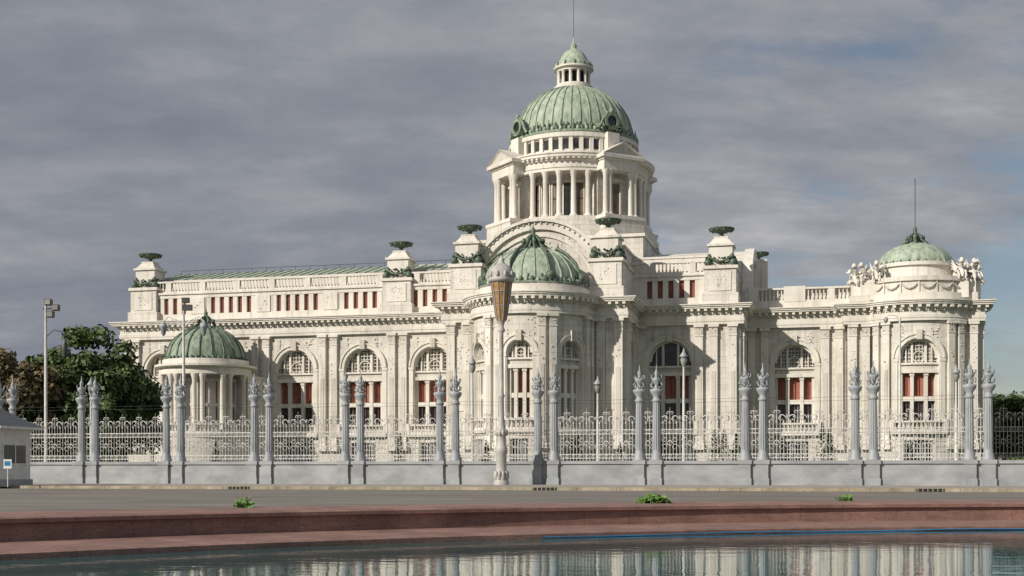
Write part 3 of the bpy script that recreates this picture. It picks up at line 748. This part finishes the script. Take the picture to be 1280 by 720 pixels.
for q in (298,680,1163):
    s=kerbpoint(q); box(m,KV,s-.62,s+.62,12.6,12.88,.01,.15,DARK)
    for j in range(6): box(m,KV,s-.55+j*.22-.02,s-.55+j*.22+.02,12.86,12.9,.01,.155,KERB)
m.obj('storm_drain')
m=MB(); rect(m,lambda s,d,z:KV(s,z,.01),-400,500,-400,-1.2,0,GRASS,1); m.obj('lawn')
m=MB()
def ringprof(prof,mat):
    sg=220
    for (r0,z0),(r1,z1) in zip(prof,prof[1:]):
        for i in range(sg):
            t=2*PI*i/sg; u=2*PI*(i+1)/sg
            f=lambda r,t,z:(PCX+r*math.cos(t),PCY+r*math.sin(t),z)
            l0=t*37;l1=u*37; q=r0+z0; p_=r1+z1+.01
            m.face([f(r0,t,z0),f(r0,u,z0),f(r1,u,z1),f(r1,t,z1)],mat,[(l0,q),(l1,q),(l1,p_),(l0,p_)],False)
ringprof([(40.6,-.1),(40.6,.17),(40.55,.2),(37.78,.2),(37.7,.17),(37.7,.1),(37.78,.07),(37.78,-.225),(35.2,-.235),(35.1,-.26),(35.1,-1.2),(34,-1.25)],GRAN)
m.obj('pond_rim')
m=MB(); lathe(m,PCX,PCY,[(.1,-1.2),(35,-1.2)],96,mk_simple('pond_floor',(.03,.11,.115),(.06,.16,.16),.5,.8),sm=False); m.obj('pond_floor')
def mk_water():
    m,t,b=nt('water'); tc=N(t,'ShaderNodeTexCoord'); o=tc.outputs['Object']
    b.inputs['Base Color'].default_value=(.03,.105,.11,1); b.inputs['Roughness'].default_value=.01; b.inputs['IOR'].default_value=1.38
    n1=noise_n(t,mapping(t,o,(1,1.6,1)),1.3,3,.5); n2=noise_n(t,mapping(t,o,(1,1.5,1)),5,3,.5)
    a_=N(t,'ShaderNodeMath',operation='MULTIPLY_ADD'); a_.inputs[1].default_value=.18; t.links.new(n2,a_.inputs[0]); t.links.new(n1,a_.inputs[2])
    bump(t,b,a_.outputs[0],.24,.02)
    return m
m=MB(); lathe(m,PCX,PCY,[(.01,-.35),(10,-.35),(35.09,-.35)],120,mk_water(),sm=False); m.obj('pond_water')
m=MB()
th=[math.radians(x) for x in range(62,119,1)]
tube(m,[(PCX+35.07*math.cos(t),PCY+35.07*math.sin(t),-.325+.012*math.sin(t*40)) for t in th],.014,BLUE,5); m.obj('blue_hose')

# ---------------------------------------------------------------- vegetation
def leafmass(m,c,R,n,size,mat,clumps=40,flat=.8):
    for k in range(clumps):
        while True:
            v=Vector((random.uniform(-1,1),random.uniform(-1,1),random.uniform(-.8,1)))
            if .2<v.length<1: break
        cc=Vector(c)+Vector((v.x*R[0],v.y*R[1],v.z*R[2])); cr=random.uniform(.2,.38)*R[0]
        for _ in range(n//clumps):
            u=Vector((random.gauss(0,1),random.gauss(0,1),random.gauss(0,1))).normalized(); nn=u.copy(); u=u*cr*random.uniform(.45,1.05)
            u.z*=flat; p=cc+u
            nrm=(nn+Vector((random.gauss(0,.6),random.gauss(0,.6),random.gauss(0,.6)+.3))).normalized()
            a_=nrm.cross(Vector((random.gauss(0,1),random.gauss(0,1),random.gauss(0,1)))).normalized(); b_=nrm.cross(a_); s=size*random.uniform(.6,1.3)
            m.face([tuple(p-a_*s),tuple(p-b_*s*.6),tuple(p+a_*s),tuple(p+b_*s*.6)],mat,[(0,0)]*4)
def tree(x,y,h,R,mat=LEAF,n=17000,name='broadleaf_tree'):
    m=MB(); tr=h*.032
    tube(m,[(0,0,0),(.15,.05,h*.2),(-.1,.1,h*.42),(.1,0,h*.62)],tr,BARK,8,tr*.5)
    for i in range(9):
        t=2*PI*i/9+random.random(); z=h*random.uniform(.3,.5); q=R*random.uniform(.5,.85)
        tube(m,[(0,0,z),(q*.4*math.cos(t),q*.4*math.sin(t),z+h*.12),(q*math.cos(t),q*math.sin(t),z+h*random.uniform(.2,.35))],tr*.4,BARK,5,tr*.12)
    leafmass(m,(0,0,h*.58),(R*.85,R*.85,h*.36),n,.27,mat,70)
    m.obj(name,None,(x,y,0),random.random()*6)
tree(-38.8,117,14.6,4.9); tree(-43.5,124,13.6,5); tree(-48,117,12.8,4.6,LEAFR); tree(-43,111,11.6,4.2,LEAFR,12000); tree(-53,128,13,5.5,LEAF,12000)
tree(-38,126,12,4.6,LEAF,12000); tree(-36.8,112,8.5,3,LEAF,8000); tree(-41.5,113,9.5,3.6,LEAF,9000)
tree(72,165,12.6,5.5); tree(66,172,11.5,5); tree(80,168,12,5)
def cone_bush(x,y,h,mat=LEAF):
    m=MB(); tube(m,[(0,0,0),(0,0,h*.8)],.08,BARK,5,.02)
    for _ in range(int(900*h/3)):
        z=random.random()**1.3; rr=h*.3*(1-z)*random.uniform(.6,1.08)*(1+.15*math.sin(z*25)); t=random.uniform(0,2*PI)
        p=Vector((rr*math.cos(t),rr*math.sin(t),.15+z*h)); a_=Vector((math.cos(t),math.sin(t),random.uniform(-.2,.9))).normalized(); b_=a_.cross(Vector((0,0,1))).normalized(); s=.13
        m.face([tuple(p-a_*s),tuple(p-b_*s*.5),tuple(p+a_*s),tuple(p+b_*s*.5)],mat,[(0,0)]*4)
    m.obj('conical_shrub',None,(x,y,0))
def pxw(q,Y): return (q-640)/1600*Y
for q,Y,h in ((390,105,3.6),(608,100,3.2),(722,98,3.6),(893,105,4.2),(905,108,4.4),(920,104,3.8),(1028,100,4.6),(1037,103,4.2),(1138,95,3.0),(775,104,3.1),(500,108,4.0),(270,103,3.2)): cone_bush(pxw(q,Y),Y,h)
m=MB()
for i in range(16000):
    t=random.uniform(.15,PI-.15); R=random.uniform(300,330); x=R*math.cos(t)
    hh=8+2.5*math.sin(t*37)+2*math.sin(t*91+1)+1.5*math.sin(t*173); z=hh*random.random()
    p=Vector((x,R*math.sin(t),z)); a_=Vector((random.gauss(0,1),random.gauss(0,1),random.gauss(0,1))).normalized(); b_=a_.orthogonal().normalized()
    m.face([tuple(p-a_*1.6),tuple(p-b_*1.3),tuple(p+a_*1.6),tuple(p+b_*1.3)],LEAF,[(0,0)]*4)
m.obj('distant_trees')
def lotus(x,y,n,sp):
    m=MB()
    for i in range(n):
        cx=random.uniform(-sp,sp); cy=random.uniform(-.25,.25); z=.2+random.uniform(.02,.22)*(1-(abs(cx)/sp)**2*.8); R=random.uniform(.06,.12)
        tx=random.uniform(-.5,.5); ty=random.uniform(-.6,.1)
        ring=[(cx+R*math.cos(k*PI/6),cy+R*math.sin(k*PI/6),z+tx*R*math.cos(k*PI/6)-ty*R*math.sin(k*PI/6)+.02*math.sin(k*2)) for k in range(12)]
        for k in range(12): m.face([ring[k],ring[(k+1)%12],(cx,cy,z-.03)],LEAFB,[(0,0)]*3)
        tube(m,[(cx,cy,.19),(cx,cy,z-.03)],.012,LEAFB,4)
    m.obj('lotus_plant',None,(x,y,0))
lotus(pxw(818,31.3),31.3,80,.34); lotus(pxw(305,27.6),27.6,18,.15); lotus(pxw(1055,33.6),33.6,12,.12)

# ---------------------------------------------------------------- sky & sun
sunv=Vector((-.80,-.60,0)).normalized(); el=math.radians(28)
sv=Vector((sunv.x*math.cos(el),sunv.y*math.cos(el),math.sin(el)))
L=bpy.data.lights.new('sun','SUN'); L.energy=4.9; L.angle=math.radians(.5); L.color=(1,.925,.81)
lo=bpy.data.objects.new('sun',L); S.collection.objects.link(lo); lo.rotation_euler=(-sv).to_track_quat('-Z','Y').to_euler(); lo.location=(0,0,80)
W=bpy.data.worlds.new('World'); S.world=W; W.use_nodes=True; t=W.node_tree; t.nodes.clear()
out=N(t,'ShaderNodeOutputWorld'); sky=N(t,'ShaderNodeTexSky',sky_type='NISHITA'); sky.sun_disc=False
sky.sun_elevation=el; sky.sun_rotation=math.atan2(sunv.x,sunv.y)
b1=N(t,'ShaderNodeBackground'); b1.inputs[1].default_value=.07; t.links.new(sky.outputs[0],b1.inputs[0])
tc=N(t,'ShaderNodeTexCoord'); sx=N(t,'ShaderNodeSeparateXYZ'); t.links.new(tc.outputs['Generated'],sx.inputs[0])
def mth(op,a_,b_):
    n=N(t,'ShaderNodeMath',operation=op)
    for i,x in enumerate((a_,b_)):
        if isinstance(x,(int,float)): n.inputs[i].default_value=x
        else: t.links.new(x,n.inputs[i])
    return n.outputs[0]
zz=mth('ADD',mth('MAXIMUM',sx.outputs[2],0),.2)
cb=N(t,'ShaderNodeCombineXYZ'); t.links.new(mth('DIVIDE',sx.outputs[0],zz),cb.inputs[0]); t.links.new(mth('DIVIDE',sx.outputs[1],zz),cb.inputs[1])
n1=noise_n(t,mapping(t,cb.outputs[0],(.7,1.0,1)),1.1,6,.55); n2=noise_n(t,mapping(t,cb.outputs[0],(1.3,1.9,1)),1.6,8,.62)
n3=noise_n(t,mapping(t,cb.outputs[0],(1.0,1.5,1)),3.4,8,.62)
mm=mth('ADD',mth('ADD',mth('MULTIPLY',n1,.6),mth('MULTIPLY',n3,.4)),mth('MULTIPLY',sx.outputs[0],.13))
cl=ramp(t,mm,[(.36,(.205,.225,.27)),(.46,(.255,.272,.312)),(.54,(.325,.335,.365)),(.64,(.47,.47,.49))])
b2=N(t,'ShaderNodeBackground'); t.links.new(cl,b2.inputs[0]); b2.inputs[1].default_value=1.0
xr=mth('ADD',mth('MULTIPLY',sx.outputs[0],.52),mth('MULTIPLY',sx.outputs[2],-.62))
gap=ramp(t,mth('ADD',n2,xr),[(.47,(0,0,0)),(.62,(.75,.75,.75))])
mx=N(t,'ShaderNodeMixShader'); t.links.new(gap,mx.inputs[0]); t.links.new(b2.outputs[0],mx.inputs[1]); t.links.new(b1.outputs[0],mx.inputs[2])
t.links.new(mx.outputs[0],out.inputs[0])

cam=bpy.data.cameras.new('cam'); cam.lens=45; cam.sensor_width=36; cam.shift_y=(588-360)/1280; cam.clip_end=9000
co=bpy.data.objects.new('cam',cam); S.collection.objects.link(co); co.location=(0,0,1.0); co.rotation_euler=(PI/2,0,0); S.camera=co
